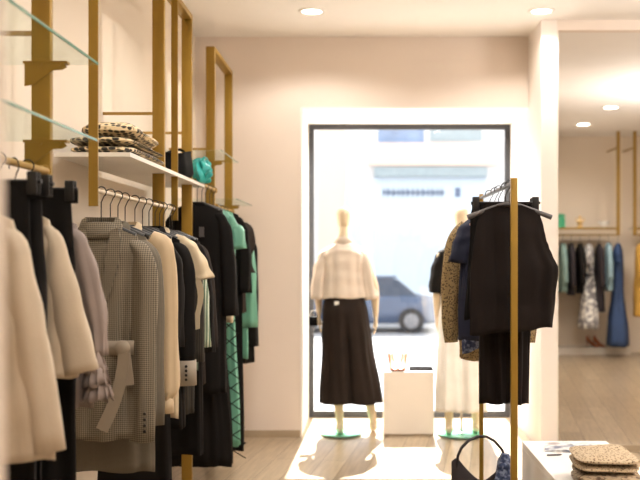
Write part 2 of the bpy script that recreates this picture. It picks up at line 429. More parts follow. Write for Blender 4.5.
for X, lb in ((.108, 'small soffit downlight above the window, nearer the left mannequin'), (.69, 'small soffit downlight above the window, nearer the clothes rack')):
    downlight(X, 7.9, OZ1-.012, lb, r=.055, group='soffit lights over the window'); spot(X, 7.9, OZ1-.03, 40, 160, .5)
for X, Y, e in ((-.35, 4.9, 40), (-.35, 3.3, 40), (-.3, 1.6, 30), (1.25, 4.8, 16), (1.25, 2.6, 22), (3.0, 5.2, 28), (3.0, 2.5, 28)):
    spot(X, Y, ZC-.02, e, 150, .7)

for X, Y, e in ((2.6, 1.5, 60), (2.8, 4.6, 60), (3.6, 9.5, 32)):  # unseen area lamps, added to bounce fill light off the ceiling
    l = bpy.data.lights.new('bounce_fill', 'AREA'); l.shape = 'DISK'; l.size = .7; l.energy = e; l.color = (1, .97, .93)
    o = bpy.data.objects.new('bounce_fill', l); COL.objects.link(o); o.location = (X, Y, 2.2); o.rotation_euler = (PI, 0, 0)
# ------------------------------------------------------------------ left wall fixtures
PX = -1.02; PW = .03; TOPH = 2.83
POST = {'A': 3.03, 'B': 4.77, 'C': 5.54, 'D': 6.40, 'E': 7.26}
def wall_frame(label, ys, rods=True, name='shelf_frame'):
    t = thing(name, label, 'shelf frame', (PX, ys[0], 0), 0, 'gold upright frames along the left wall')
    y0 = ys[0]
    for y in ys:
        MB().box(-PW, PW, y-y0-.015, y-y0+.015, 0, TOPH, .002).build('post', M['gold'], t)
        MB().box(XL-PX, -PW, y-y0-.007, y-y0+.007, 2.133, 2.147).build('wall_rod', M['goldp'], t)
        MB().box(XL-PX, -PW, y-y0-.007, y-y0+.007, .40, .414).build('wall_rod', M['goldp'], t)
    if len(ys) > 1:
        MB().box(-PW, PW, .015, ys[1]-y0-.015, TOPH-.03, TOPH, .001).build('top_bar', M['gold'], t)
    return t
wall_frame('gold flat-bar frame nearest the camera, its single wide post rising past glass shelves', [2.17, 3.03])
wall_frame('gold frame behind the white shelf, with two wide posts joined overhead', [4.77, 5.54])
wall_frame('farthest gold frame, closest to the window wall, top corner in full view', [6.40, 7.26])
def bracket(parent, y, h, big=False):
    # plate under a shelf, swept web below it
    b = MB(); b.box(-.055, .085, y-.02, y+.012, h-.008, h)
    b.prism([(-.05, h-.008), (.075, h-.008), (.085, h-.02), (.07, h-.028), (.04, h-.03), (-.02, h-.075), (-.05, h-.08)], y-.019, y-.0165)
    b.tube([(.0, y-.022, h-.012), (.0, y-.016, h-.012)], .006, 10); b.tube([(.06, y-.022, h-.012), (.06, y-.016, h-.012)], .006, 10)
    return b.build('bracket', M['gold'], parent)
def glass_shelf(label, y0, y1, h, ys, x0=-1.28, x1=-.855):
    t = thing('glass_shelf', label, 'shelf', (PX, y0, h), 0, 'glass shelves of the left wall')
    th = .008
    g = MB()
    g.box(x0-PX, x1-PX-.004, 0, y1-y0, 0, th)
    g.build('pane', M['glass'], t, smooth=False)
    e = MB(); e.box(x1-PX-.004, x1-PX, 0, y1-y0, 0, th); 
    e.build('polished_edge', M['glassedge'], t, smooth=False)
    for y in ys: bracket(t, y-y0, -.001)
    return t
glass_shelf('upper clear glass shelf beside the nearest gold post', 2.1, 3.085, 2.05, [3.03])
glass_shelf('lower clear glass shelf at the nearest post, just above the trousers rail', 2.1, 3.07, 1.80, [3.03])
glass_shelf('small high glass shelf above the teal bag', 5.78, 6.56, 2.06, [6.40])
glass_shelf('far low glass shelf close to the window wall', 6.50, 7.385, 1.805, [7.26])
# white laminate shelf, notched round the posts
sh = MB(); z0 = 0; zt = .018
ysh0, ysh1 = 3.92, 5.78
def seg(y0, y1): sh.box(-1.26, -1.06, y0, y1, z0, zt)
sh.box(-.985, -.957, ysh0, ysh1, 1.838, 1.856); sh.box(-1.27, -1.055, ysh0, ysh1, 1.838, 1.856)
cur = ysh0
for py in (4.77, 5.54):
    sh.box(-1.055, -.985, cur, py-.018, 1.838, 1.856); cur = py+.018
sh.box(-1.055, -.985, cur, ysh1, 1.838, 1.856)
o = sh.build('wall_shelf', M['shelf'], smooth=False)
tag(o, 'long white laminate shelf carrying folded knits, above the blazer rail', 'shelf')
# hanging rails
def hanging_rail(label, y0, y1, front_top=True, x=-.98, h=1.67, posts=True, toph=2.83):
    t = thing('hanging_rail', label, 'clothes rail', (x, y0, h), 0, 'hanging rails of the left wall')
    MB().tube([(0, -.0, 0), (0, y1-y0, 0)], .0085 if posts else .011, 12).build('rail', M['railpale'] if posts else M['goldp'], t)
    if posts:
        for y in (0, y1-y0):
            MB().box(-.013, .021, y-.022, y-.0121, -.06, toph-h).build('drop_bar', M['gold'], t)
        MB().box(-.013, .021, -.022, y1-y0-.0121, toph-h, toph-h+.03).build('top_bar', M['gold'], t)
    else:
        for y in (y1-y0-.012, .0):
            MB().tube([(0, y, 0), (-.012, y+.012, 0)], .02, 14).build('socket', M['gold'], t)
    return t
hanging_rail('gold rail at the left edge holding black trousers and cream coats', 1.9, 3.013, posts=False, x=-1.0, h=1.70)
hanging_rail('rail on slim hanging bars carrying blazers, below the white shelf', 3.47, 4.965)
hanging_rail('gold rail just past the white shelf, holding the black and mint long dresses', 5.60, 6.384, posts=False, h=1.86, x=-.985)
hanging_rail('farthest rail of the left wall, holding the mint bell-cuffed blouse', 6.43, 7.244, posts=False, h=1.755, x=-.985)
# low gold shelf seen between the hems
t = thing('low_gold_stand', 'low gold rail fitting near the floor between the hanging hems', 'stand', (PX, 5.54, 0))
MB().box(-.2, -.032, -.012, .012, .42, .44).build('bar', M['goldp'], t); MB().box(-.19, -.17, -.012, .012, 0, .42).build('foot', M['goldp'], t)

# ------------------------------------------------------------------ front rail clothes (X=-1, rail 1.70)
GF = 'clothes on the nearest rail'
H0 = make_hanger(label='dark hanger inside the cream coat at the left edge')
H0.location = (-1.0, 2.42, 1.70)
C0 = make_clip_hanger(label='black clip hanger nearest the camera, holding black trousers')
C0.location = (-1.0, 2.52, 1.70)
H0.scale = (.74, 1, 1.2)
# 1 cream coat
g = garment('coat', 'cream wool coat at the far left edge, nearest garment to the camera', 'coat', 2.42, -1.0, 1.70, .155, group=GF)
body(g, 'coat_body', M['cream2'], [(0, .13, .02), (.12, .16, .036), (.5, .20, .045), (1, .245, .05)], .66, nf=5, amp=.008, seed=1, slope=.35)
for s in (-1, 1): sleeve(g, M['cream2'], s, aline([(.095, -.035), (.145, -.075), (.18, -.22), (.205, -.335), (.25, -.61)], [.016, .028, .045, .05, .052], .04), seed=2)
collar(g, M['cream2'])
def trousers(label, Y, X, rail, drop, w, L, m, seed, flare=1.0, clipdrop=.07, name='trousers', group=None, amp=.008):
    g = thing(name, label, 'trousers', (X, Y, rail-clipdrop-.012), 0, group)
    body(g, 'leg_panels', m, [(0, w, .008), (.08, w*1.02, .018), (.35, w*1.1, .028), (1, w*1.05*flare, .034)], L, nf=4, amp=amp, slope=0, seed=seed, crease=.75)
    MB().loft([[(w*1.01*math.copysign(abs(math.cos(a))**.7, math.cos(a)), .011*math.sin(a), z) for a in [2*PI*j/32 for j in range(32)]] for z in (.012, 0, -.03)]).build('waistband', m, g)
    return g
trousers('black trousers clipped by the waist, between the two cream garments, nearest pair', 2.52, -1.0, 1.70, 0, .135, 1.05, M['black'], 3, group=GF)
trousers('slim black trousers clipped just behind the nearest pair', 2.62, -1.0, 1.70, 0, .13, 1.0, M['black2'], 4, group=GF)
dup(C0, (-1.0, 2.62, 1.70), 0, 'second black clip hanger from the camera on the nearest rail')
# cream cape-sleeve top
g = garment('cape_top', 'cream wide-sleeved wool top hanging over black trousers', 'top', 2.73, -1.0, 1.70, .145, group=GF)
body(g, 'top_body', M['cream'], [(0, .12, .02), (.15, .15, .036), (.6, .19, .045), (1, .22, .05)], .50, nf=4, amp=.006, seed=5, slope=.5)
for s in (-1, 1): sleeve(g, M['cream'], s, aline([(.092, -.035), (.14, -.072), (.18, -.20), (.215, -.33), (.25, -.46)], [.016, .028, .05, .06, .066], .045), seed=6, amp=.003)
dup(H0, (-1.0, 2.73, 1.69), 0, 'dark hanger inside the cream wide-sleeved top')
trousers('black wide trousers clipped beside the gold post, showing below the cream top', 2.84, -1.0, 1.70, 0, .15, 1.12, M['black'], 7, group=GF, flare=1.1)
dup(C0, (-1.0, 2.84, 1.70), 0, 'black clip hanger whose big clip shows right of the gold post')
# mauve ruffled blouse
g = garment('ruffled_blouse', 'mauve grey blouse with gathered ruffle cuffs beside the check blazer', 'blouse', 2.955, -1.0, 1.70, .15, group=GF)
body(g, 'blouse_body', M['mauve'], [(0, .13, .015), (.12, .165, .03), (.5, .175, .034), (1, .19, .036)], .62, nf=8, amp=.006, seed=8, slope=.4)
for s in (-1, 1):
    sl = sleeve(g, M['mauve'], s, aline([(.10, -.035), (.145, -.07), (.18, -.17), (.205, -.30), (.205, -.43)], [.016, .028, .04, .036, .022], .03), seed=9, nf=6, amp=.004)
    for lay, (zz, rr) in enumerate(((-.415, .030), (-.455, .036), (-.50, .040))):
        K = 72; rings = []
        for q, (dz, rs) in enumerate(((0, .55), (-.015, .8), (-.04, 1.0), (-.062, 1.15))):
            rings.append([(s*(.170+.006*lay)+rr*rs*math.cos(a)+.007*q/3*math.sin(9*a+lay), -.012+rr*rs*math.sin(a)+.008*q/3*math.cos(11*a+2*lay), zz+dz+.007*math.sin(7*a+lay*2)) for a in [2*PI*j/K for j in range(K)]])
        MB().loft(rings, False, False).build('ruffle', M['mauve'], g, solid=.0015)
dup(H0, (-1.0, 2.955, 1.66), 0, 'dark hanger inside the mauve ruffled blouse')
bpy.data.objects.remove(bpy.data.objects['dummy']) if 'dummy' in bpy.data.objects else None

# ------------------------------------------------------------------ blazer rail
GM = 'clothes on the middle rail'
RX, RH = -.98, 1.67
_h = H0; H0 = dup(H0, (RX, 3.57, RH), 0, 'black hanger of the brown check blazer', 'black hangers of the middle rail'); H0.scale = (1, 1, 1)
def hang(Y, label, X=RX, rail=RH, rz=0, src=None):
    return dup(src or H0, (X, Y, rail), rz, label, 'black hangers of the middle rail')
# check blazer with belt
Y = 3.57
g = garment('blazer', 'brown check blazer with a knotted cloth belt, front of the middle rail', 'blazer', Y, group=GM)
body(g, 'blazer_body', M['checkb'], [(0, .16, .02), (.1, .175, .045), (.4, .150, .046), (.53, .138, .042), (.7, .16, .048), (1, .175, .052)], .82, nf=6, amp=.005, seed=11, slope=.3)
for s in (-1, 1):
    sl = sleeve(g, M['checkb'], s, STD(.056, .80, -.005, .046, .042), seed=12, amp=.004)
    buttons(sl, M['button'], [(s*.163+s*.012, -.052, -.69-.022*k) for k in range(4)], .006)
collar(g, M['checkb'], .062, .034, .04); lapels(g, M['checkb'], .042, .36, .075)
b = MB(); b.loft([[(1.03*(.158)*math.copysign(abs(math.cos(a))**.85, math.cos(a)), .05*math.copysign(abs(math.sin(a))**.8, math.sin(a)), z) for a in [2*PI*j/48 for j in range(48)]] for z in (-.42, -.475)], False, False)
b.build('belt', M['belt'], g, solid=.003)
kn = MB(); kn.sphere((.095, -.062, -.447), .03, 1, .6, 1)
kn.loft([[(.095+.045*t+.0-.016, -.066-.006*math.sin(t*3), -.45-.27*t+.0), (.125+.03*t, -.069, -.45-.26*t), (.125+.03*t, -.066, -.45-.26*t), (.095+.045*t-.016, -.062, -.45-.27*t)] for t in [k/8 for k in range(5)]])
kn.build('belt_knot', M['belt'], g)
tl = MB(); rings = []
for k in range(11):
    t = k/10; cx = .105-.085*t+.02*math.sin(t*3); z = -.46-.29*t; ww = .021
    rings.append([(cx-ww, -.074-.004*t, z+.012), (cx+ww, -.076-.004*t, z-.006), (cx+ww, -.073-.004*t, z-.006), (cx-ww, -.071-.004*t, z+.012)])
tl.loft(rings).build('belt_tail', M['belt'], g)
Y = 3.70
g = garment('coat', 'plain grey-brown long jacket right behind the check blazer', 'coat', Y, rz=-.05, group=GM)
body(g, 'coat_body', M['greyb'], [(0, .165, .02), (.1, .185, .036), (.5, .175, .036), (1, .20, .04)], .97, nf=6, amp=.005, seed=13, slope=.28)
for s in (-1, 1): sleeve(g, M['greyb'], s, STD(.05, .76, .0, .045, .034), seed=14)
collar(g, M['greyb'], .06, .03, .03)
hang(Y, 'black hanger of the plain grey-brown long jacket')
Y = 3.93
g = garment('shirt', 'tan silk shirt with loose gathered cuffs between brown and black jackets', 'shirt', Y, group=GM)
body(g, 'shirt_body', M['tan'], [(0, .16, .02), (.1, .18, .036), (1, .20, .04)], .72, nf=8, amp=.006, seed=15, slope=.28)
for s in (-1, 1):
    sleeve(g, M['tan'], s, [(.13, 0, -.035, .035, .022), (.185, 0, -.06, .048, .032), (.205, 0, -.13, .05, .034), (.215, 0, -.45, .048, .034), (.22, -.005, -.66, .05, .036), (.215, -.005, -.70, .026, .026)], seed=16, nf=7, amp=.004)
    MB().loft([[(s*.172+.029*k*math.cos(a), -.005+.028*k*math.sin(a), z) for a in [2*PI*j/24 for j in range(24)]] for z, k in ((-.69, 1), (-.72, 1.05), (-.755, 1.1))], False, False).build('cuff', M['tan'], g, solid=.002)
collar(g, M['tan'], .055, .03, .035)
hang(Y, 'black hanger of the tan silk shirt')
Y = 4.10
g = garment('coat', 'long black coat right behind the tan silk shirt', 'coat', Y, rz=.04, group=GM)
body(g, 'coat_body', M['black2'], [(0, .16, .02), (.1, .18, .036), (.5, .17, .036), (1, .19, .04)], 1.22, nf=6, amp=.005, seed=17, slope=.28)
for s in (-1, 1): sleeve(g, M['black2'], s, STD(.048, .5, .0, .045, .032), seed=18)
hang(Y, 'black hanger of the long black coat behind the tan shirt')
Y = 4.24
g = garment('blouse', 'pale yellow cream long blouse peeking out between black jackets', 'blouse', Y, group=GM)
body(g, 'blouse_body', M['peach'], [(0, .15, .02), (.1, .165, .03), (1, .185, .034)], .86, nf=6, amp=.004, seed=71, slope=.28)
hang(Y, 'black hanger of the pale yellow cream blouse')
Y = 4.37
g = garment('blazer', 'black blazer with turned grey cuffs and four dark buttons', 'blazer', Y, group=GM)
body(g, 'blazer_body', M['black'], [(0, .165, .02), (.1, .185, .038), (.5, .17, .036), (1, .195, .042)], .93, nf=6, amp=.005, seed=19, slope=.28)
for s in (-1, 1):
    sleeve(g, M['black'], s, STD(.052, .60, .005, .044, .036), seed=20)
    cf = MB().loft([[(s*.170+.050*k*math.cos(a), -.012+.042*k*math.sin(a), z) for a in [2*PI*j/28 for j in range(28)]] for z, k in ((-.585, 1.0), (-.64, 1.02), (-.70, 1.04))], False, False).build('cuff', M['cuff'], g, solid=.002)
    buttons(cf, M['button'], [(s*.170+.012, -.0555, -.61-.02*k) for k in range(4)], .0065)
collar(g, M['black'], .06, .032, .03); lapels(g, M['black'], .036, .35, .07)
hang(Y, 'black hanger of the black blazer with grey cuffs')
Y = 4.50
g = garment('blouse', 'cream blouse with short fluted sleeves and hanging neck ties', 'blouse', Y, group=GM)
body(g, 'blouse_body', M['peach'], [(0, .14, .018), (.12, .165, .032), (1, .175, .034)], .48, nf=7, amp=.006, seed=21, slope=.35, dip=.03)
for s in (-1, 1): sleeve(g, M['peach'], s, [(.11, 0, -.03, .03, .02), (.17, 0, -.06, .045, .03), (.21, -.004, -.10, .05, .034), (.235, -.008, -.16, .062, .04), (.25, -.012, -.225, .075, .044)], seed=22, nf=6, amp=.006)
mbt = MB(); mbt.loft([[(.19+.02*math.sin(t*4), -.046, -.20-.26*t), (.19+.03+.03*math.sin(t*4)*(1-t), -.05, -.21-.24*t), (.19+.03, -.046, -.21-.24*t)] for t in [k/8 for k in range(9)]])
mbt.build('neck_tie', M['peach'], g); collar(g, M['peach'], .055, .028, .028)
hang(Y, 'black hanger of the cream fluted-sleeve blouse')
Y = 4.60
g = garment('jacket', 'dark olive striped jacket behind the cream fluted-sleeve blouse', 'jacket', Y, group=GM)
body(g, 'jacket_body', M['olive'], [(0, .165, .02), (.1, .185, .03), (1, .195, .034)], .9, nf=6, amp=.004, seed=23, slope=.28)
for s in (-1, 1): sleeve(g, M['olive'], s, STD(.045, .62, .02, .042, .028), seed=24)
hang(Y, 'black hanger of the dark olive striped jacket')
Y = 4.69
g = garment('blouse', 'sage green blouse striped in white beside the olive jacket', 'blouse', Y, group=GM)
body(g, 'blouse_body', M['sage'], [(0, .165, .02), (.1, .185, .028), (1, .20, .032)], .7, nf=8, amp=.004, seed=25, slope=.3)
for s in (-1, 1): sleeve(g, M['sage'], s, STD(.045, .56, .035, .04, .026), seed=26)
hang(Y, 'black hanger of the sage green striped blouse')
Y = 4.84
g = garment('coat', 'long black coat last but one on the middle rail', 'coat', Y, group=GM)
body(g, 'coat_body', M['black'], [(0, .165, .02), (.1, .185, .034), (1, .20, .036)], 1.15, nf=6, amp=.004, seed=27, slope=.28)
for s in (-1, 1): sleeve(g, M['black'], s, STD(.045, .60, .03, .045, .03), seed=28)
hang(Y, 'black hanger of the last but one coat on the middle rail')
Y = 4.905
g = garment('jacket', 'charcoal jacket at the far end of the middle rail', 'jacket', Y, group=GM)
body(g, 'jacket_body', M['charcoal'], [(0, .165, .02), (.1, .185, .034), (1, .20, .036)], .80, nf=6, amp=.004, seed=29, slope=.28)
for s in (-1, 1): sleeve(g, M['charcoal'], s, STD(.045, .58, .035, .042, .03), seed=30)
hang(Y, 'black hanger of the charcoal jacket at the rail end')
for Yx, lb in ((3.815, 'empty black hanger between the grey-brown jacket and the tan shirt'),):
    hang(Yx, lb)

# ------------------------------------------------------------------ far rail
GD = 'clothes on the farthest rail'
def far_hang(Y, lb): return dup(H0, (-.985, Y, 1.86 if Y < 6.47 else 1.755), 0, lb, 'black hangers of the farthest rail')
Y = 5.68
g = garment('jacket', 'black jacket with a dangling price tag, first on the farthest rail', 'jacket', Y, -.985, group=GD)
body(g, 'jacket_body', M['black'], [(0, .165, .02), (.08, .19, .045), (1, .20, .05)], 1.15, nf=6, amp=.005, seed=31, slope=.33)
for s in (-1, 1): sleeve(g, M['black'], s, STD(.05, .66, .04, .05, .04), seed=32)
tg = MB().box(.02, .05, -.058, -.056, -.19, -.13, 0).build('price_tag', M['hanggrey'], g, smooth=False)
far_hang(Y, 'black hanger of the jacket with the price tag')
Y = 5.84
g = garment('long_dress', 'black long dress falling almost to the floor beside the gold post', 'dress', Y, -.985, group=GD)
body(g, 'dress_body', M['black2'], [(0, .15, .02), (.08, .175, .036), (.4, .15, .034), (1, .215, .055)], 1.62, nf=8, amp=.008, seed=33, slope=.3)
far_hang(Y, 'black hanger of the black long dress by the gold post')
Y = 5.98
g = garment('blouse', 'cream and mint blouse with a green shoulder panel', 'blouse', Y, -.97, group=GD)
body(g, 'blouse_body', M['peach'], [(0, .15, .02), (.08, .175, .034), (1, .19, .036)], .75, nf=6, amp=.005, seed=35, slope=.3)
body(g, 'yoke', M['mint'], [(0, .155, .025), (.5, .182, .038), (1, .188, .04)], .12, nf=4, amp=.001, seed=36, slope=.3, fade=2)
for s in (-1, 1): sleeve(g, M['mint'], s, STD(.045, .26, .035, .05, .032), seed=37)
far_hang(Y, 'black hanger of the cream and mint blouse')
Y = 6.14
g = garment('long_dress', 'long mint satin dress laced with black cords, hem near the floor', 'dress', Y, -.955, group=GD)
body(g, 'dress_body', M['mint'], [(0, .14, .02), (.08, .165, .036), (.4, .15, .036), (1, .19, .05)], 1.56, nf=7, amp=.007, seed=38, slope=.3)
sd = MB()
for k in range(13):
    z = -.30-.1*k; wv = .10+.06*k/11
    for q in (0, 1):
        pts = []
        for u in range(9):
            tt = u/8; x = (wv*.2+ wv*.95*tt) ; zz = z-.1*(tt if q else 1-tt)
            pts.append((x+.02, -.052-.006*math.sin(tt*PI), zz))
        sd.tube(pts, .0035, 6)
sd.build('black_lacing', M['black'], g)
body(g, 'black_panel', M['black'], [(0, .10, .02), (.1, .09, .046), (1, .10, .064)], 1.60, nf=5, amp=.004, seed=39, slope=.3, dy=0).location.x = -.09
far_hang(Y, 'black hanger of the laced mint dress')
Y = 6.29
g = garment('long_dress', 'plain black long dress right behind the laced mint dress', 'dress', Y, -.955, group=GD)
body(g, 'dress_body', M['black'], [(0, .16, .02), (.08, .185, .034), (.5, .18, .036), (1, .205, .05)], 1.62, nf=7, amp=.007, seed=40, slope=.3)
for s in (-1, 1): sleeve(g, M['black'], s, STD(.045, .55, .02, .045, .03), seed=41)
far_hang(Y, 'black hanger of the plain black long dress')
Y = 6.52
g = garment('ruffle_top', 'charcoal top with a puffed ruffle sleeve standing out at the shoulder', 'top', Y, -.96, group=GD)
body(g, 'top_body', M['charcoal'], [(0, .15, .02), (.1, .175, .036), (1, .19, .04)], .62, nf=7, amp=.006, seed=42, slope=.2)
for s in (-1, 1): sleeve(g, M['charcoal'], s, [(.11, 0, -.02, .04, .03), (.17, 0, -.02, .06, .045), (.20, -.01, -.07, .075, .055), (.205, -.012, -.17, .05, .04), (.19, -.02, -.22, .04, .035), (.20, -.02, -.32, .07, .05)], seed=43, nf=7, amp=.009)
far_hang(Y, 'black hanger of the charcoal ruffle-sleeved top')
Y = 6.68
g = garment('blouse', 'mint blouse with bell cuffs near the end of the farthest rail', 'blouse', Y, -.965, group=GD)
body(g, 'blouse_body', M['mint'], [(0, .15, .02), (.1, .175, .034), (1, .19, .04)], .95, nf=7, amp=.006, seed=44, slope=.3)
for s in (-1, 1): sleeve(g, M['mint'], s, STD(.05, .70, .0, .06, .035), seed=45, amp=.006)
far_hang(Y, 'black hanger of the mint bell-cuffed blouse')
Y = 6.84
g = garment('coat', 'black long-sleeved coat with pale lining last on the farthest rail', 'coat', Y, -.96, group=GD)
body(g, 'coat_body', M['black'], [(0, .165, .02), (.08, .19, .04), (1, .20, .05)], 1.0, nf=6, amp=.006, seed=46, slope=.3)
for s in (-1, 1): sleeve(g, M['black'], s, STD(.05, .85, .0, .05, .04), seed=47)
far_hang(Y, 'black hanger of the last coat on the farthest rail')

# ------------------------------------------------------------------ things on the shelf
def folded(name, label, cat, loc, w, d, h, m, layers=3, seed=0, rz=0, group=None, parts=True, tipx=0):
    t = thing(name, label, cat, loc, rz, group); rd = random.Random(seed)
    lh = h/layers
    for k in range(layers):
        K = 44; rings = []; ww = w*(1-.03*rd.random()); dd = d*(1-.04*rd.random()); ox = rd.uniform(-.006, .006)
        for u in (0, .06, .2, .4, .6, .8, .94, 1):
            sc = math.sin(min(1, max(.0, u*.86+.07))*PI)**.32
            rings.append([])
            for j in range(K):
                a = 2*PI*j/K; c = math.cos(a); s = math.sin(a)
                x = ww/2*sc*math.copysign(abs(c)**.45, c); y = dd/2*sc*math.copysign(abs(s)**.45, s)
                nz = mnoise.noise(Vector((x*9+seed, y*9, k*2.0)))*.4
                z = lh*(k+u)+nz*lh*.5*(u if k == layers-1 else .5) - (.25*lh*(abs(c)**6) if u > .5 and k == layers-1 else 0)
                rings[-1].append((x+ox+nz*.01, y+nz*.012, max(z, .0005)))
        MB().loft(rings).build('fold', m, t)
    return t
ZS = 1.8565
folded('folded_knit', 'dotted cream open-knit top folded widest, lying directly on the white shelf', 'knitwear', (-1.105, 4.335, ZS), .30, .80, .08, M['knit'], 2, 1, 0, 'folded dotted knits')
folded('folded_knit', 'second dotted cream knit folded on top of the wider one', 'knitwear', (-1.10, 4.38, ZS+.081), .28, .68, .075, M['knit2'], 1, 2, .05, 'folded dotted knits')
t = thing('leather_bag', 'black leather pouch bag between the dotted knits and the teal bag', 'bag', (-1.035, 5.24, ZS))
rings = []
for z, a, b in ((0, .085, .10), (.02, .10, .115), (.07, .095, .11), (.12, .085, .10), (.135, .088, .104), (.125, .07, .085), (.06, .06, .07)):
    rings.append([(a*math.cos(q)+.006*math.sin(5*q), b*math.sin(q)+.006*math.cos(4*q), z+.012*math.sin(2*q+1)*(z > .1)+.0005) for q in [2*PI*j/40 for j in range(40)]])
MB().loft(rings, True, True).build('pouch', M['leather'], t)
MB().tube([(.06*math.cos(q)+.0, .10*math.sin(q), .13+.035*math.sin(q*1.0)**2) for q in [PI*k/12 for k in range(13)]], .008, 8, ry=.003).build('strap', M['leather'], t)
t = thing('teal_bag', 'crumpled teal nylon bag at the far end of the white shelf', 'bag', (-.962, 5.66, ZS))
rings = []
for u in range(13):
    v = u/12; z = .15*v; r0 = .075*math.sin(min(1, v*.9+.12)*PI)**.5
    rings.append([((r0*.75+.014*math.sin(6*q+8*v)+.010*math.sin(11*q-9*v))*math.cos(q), (r0+.010*math.cos(5*q+6*v)+.007*math.sin(9*q+7*v))*math.sin(q), z+.0005) for q in [2*PI*j/56 for j in range(56)]])
MB().loft(rings).build('sack', M['teal'], t)
MB().tube([(.01, -.05, .12), (.03, -.04, .15), (.04, 0, .145), (.055, .03, .10), (.06, .03, .04)], .007, 8, ry=.003).build('strap', M['teal'], t)

# ------------------------------------------------------------------ centre rack
RXc = .624; Yf, Yb = 3.90, 4.97; RT = 1.748
t = thing('garment_rack', 'slim gold floor rack with two posts holding dark tops before the window', 'clothes rack', (RXc, Yf, 0))
MB().box(-.0135, .0135, -.0135, .0135, .01, RT, .001).build('post', M['gold'], t)
MB().box(-.0105, .0105, Yb-Yf-.0105, Yb-Yf+.0105, .01, RT, .001).build('post', M['gold'], t)
MB().tube([(0, .0135, RT-.02), (0, Yb-Yf-.0105, RT-.02)], .009, 12).build('rail', M['hook'], t)
for y in (0, Yb-Yf): MB().box(-.165, .165, y-.015, y+.015, 0, .012, .002).build('foot', M['gold'], t)
RR = RT-.02
GR = 'clothes on the gold floor rack'
def rh(src, Y, lb, m=None):
    r = dup(src, (RXc, Y, RR), 0, lb, 'hangers on the gold floor rack')
    if m:
        for c in r.children:
            if c.name.startswith('shoulder'):
                c.data = c.data.copy(); c.data.materials[0] = m
    return r
HG = make_hanger(.085, M['hanggrey'], 'grey hanger of the black sleeveless top, front of the floor rack', w=.178, arm=.009, sl=.38)
HG['group'] = 'hangers on the gold floor rack'
HG.location = (RXc-.0, 4.02, RR)
for c in HG.children:
    pass
g = thing('sleeveless_top', 'brown-black sleeveless top, nearest garment on the floor rack', 'top', (RXc+.0, 4.02, RR-.088), 0, GR)
body(g, 'top_body', M['brownblack'], [(0, .128, .014, 0), (.12, .142, .024, .0), (.24, .150, .032, .0), (.34, .160, .036, .004), (.42, .170, .040, .01), (.5, .183, .044, .017), (.54, .184, .046, .016), (.75, .178, .05, .008), (1, .171, .055, .002)], .53, nf=5, amp=.006, neck=.05, slope=.36, fade=.4, seed=51, dip=.012, hemslope=-.10)
MB().tube([(.058*math.cos(a), .016*math.sin(a), .004-.006*(math.sin(a) < 0)) for a in [2*PI*j/24 for j in range(25)]], .004, 6).build('neck_binding', M['brownblack'], g)
dup(C0, (RXc-.0, 4.13, RR), 0, 'black clip hanger behind the black sleeveless top', 'hangers on the gold floor rack')
g = trousers('brown-black trousers clipped behind the sleeveless top, falling lowest on the floor rack', 4.13, RXc-.0, RR, 0, .094, .86, M['brownblack'], 52, .97, group=GR)
c2 = dup(C0, (RXc+.01, 4.22, RR-.0), .06, 'second black clip hanger on the floor rack, tilted behind the first', 'hangers on the gold floor rack')
g = thing('skirt', 'short black skirt clipped behind the brown-black trousers', 'skirt', (RXc-.0, 4.22, RR-.082), .06, GR)
body(g, 'skirt_body', M['black'], [(0, .135, .008), (.1, .145, .02), (1, .17, .034)], .50, nf=6, amp=.006, slope=0, seed=53)
MB().loft([[(.137*math.copysign(abs(math.cos(a))**.7, math.cos(a)), .012*math.sin(a), z) for a in [2*PI*j/32 for j in range(32)]] for z in (.010, 0, -.03)]).build('waistband', M['black'], g)
HP = rh(H0, 4.34, 'peach wooden hanger glimpsed between the dark clothes', M['hangpeach'])
HP.location.z = RR+.03
for c in HP.children:
    if c.name.startswith('hook'): pass
HP.location.z = RR
g = thing('blouse', 'navy short-sleeved blouse on the left side of the floor rack', 'blouse', (RXc-.02, 4.46, RR-.115), 0, GR)
body(g, 'blouse_body', M['navy'], [(0, .11, .02), (.1, .135, .036), (1, .145, .04)], .58, nf=7, amp=.007, seed=54, slope=.35)
for s in (-1, 1): sleeve(g, M['navy'], s, [(.07, 0, -.03, .025, .025), (.11, 0, -.06, .038, .035), (.13, 0, -.13, .048, .04), (.145, -.005, -.22, .055, .042)], seed=55, nf=5, amp=.005)
rh(H0, 4.46, 'black hanger of the navy short-sleeved blouse')
g = thing('scarf', 'blue printed scarf with pale marks hanging under the navy blouse hem', 'scarf', (RXc-.07, 4.56, 1.30), 0, GR)
body(g, 'scarf_cloth', M['denim'], [(0, .05, .012), (.5, .06, .02), (1, .07, .02)], .32, nf=5, amp=.008, slope=0, seed=56, hemslope=-.3)
g = thing('blouse', 'ochre leopard-print blouse with a long left sleeve, behind the navy blouse', 'blouse', (RXc-.0, 4.66, RR-.125), 0, GR)
body(g, 'blouse_body', M['leopard'], [(0, .15, .02), (.1, .17, .036), (.6, .165, .04), (1, .145, .03)], .70, nf=7, amp=.007, seed=57, slope=.4, hemslope=.15)
for s in (-1, 1): sleeve(g, M['leopard'], s, [(.11, 0, -.03, .035, .025), (.155, 0, -.08, .045, .035), (.185, 0, -.2, .045, .036), (.20, 0, -.42, .04, .034), (.19, -.005, -.60, .03, .03)], seed=58)
rh(H0, 4.66, 'black hanger of the leopard-print blouse')
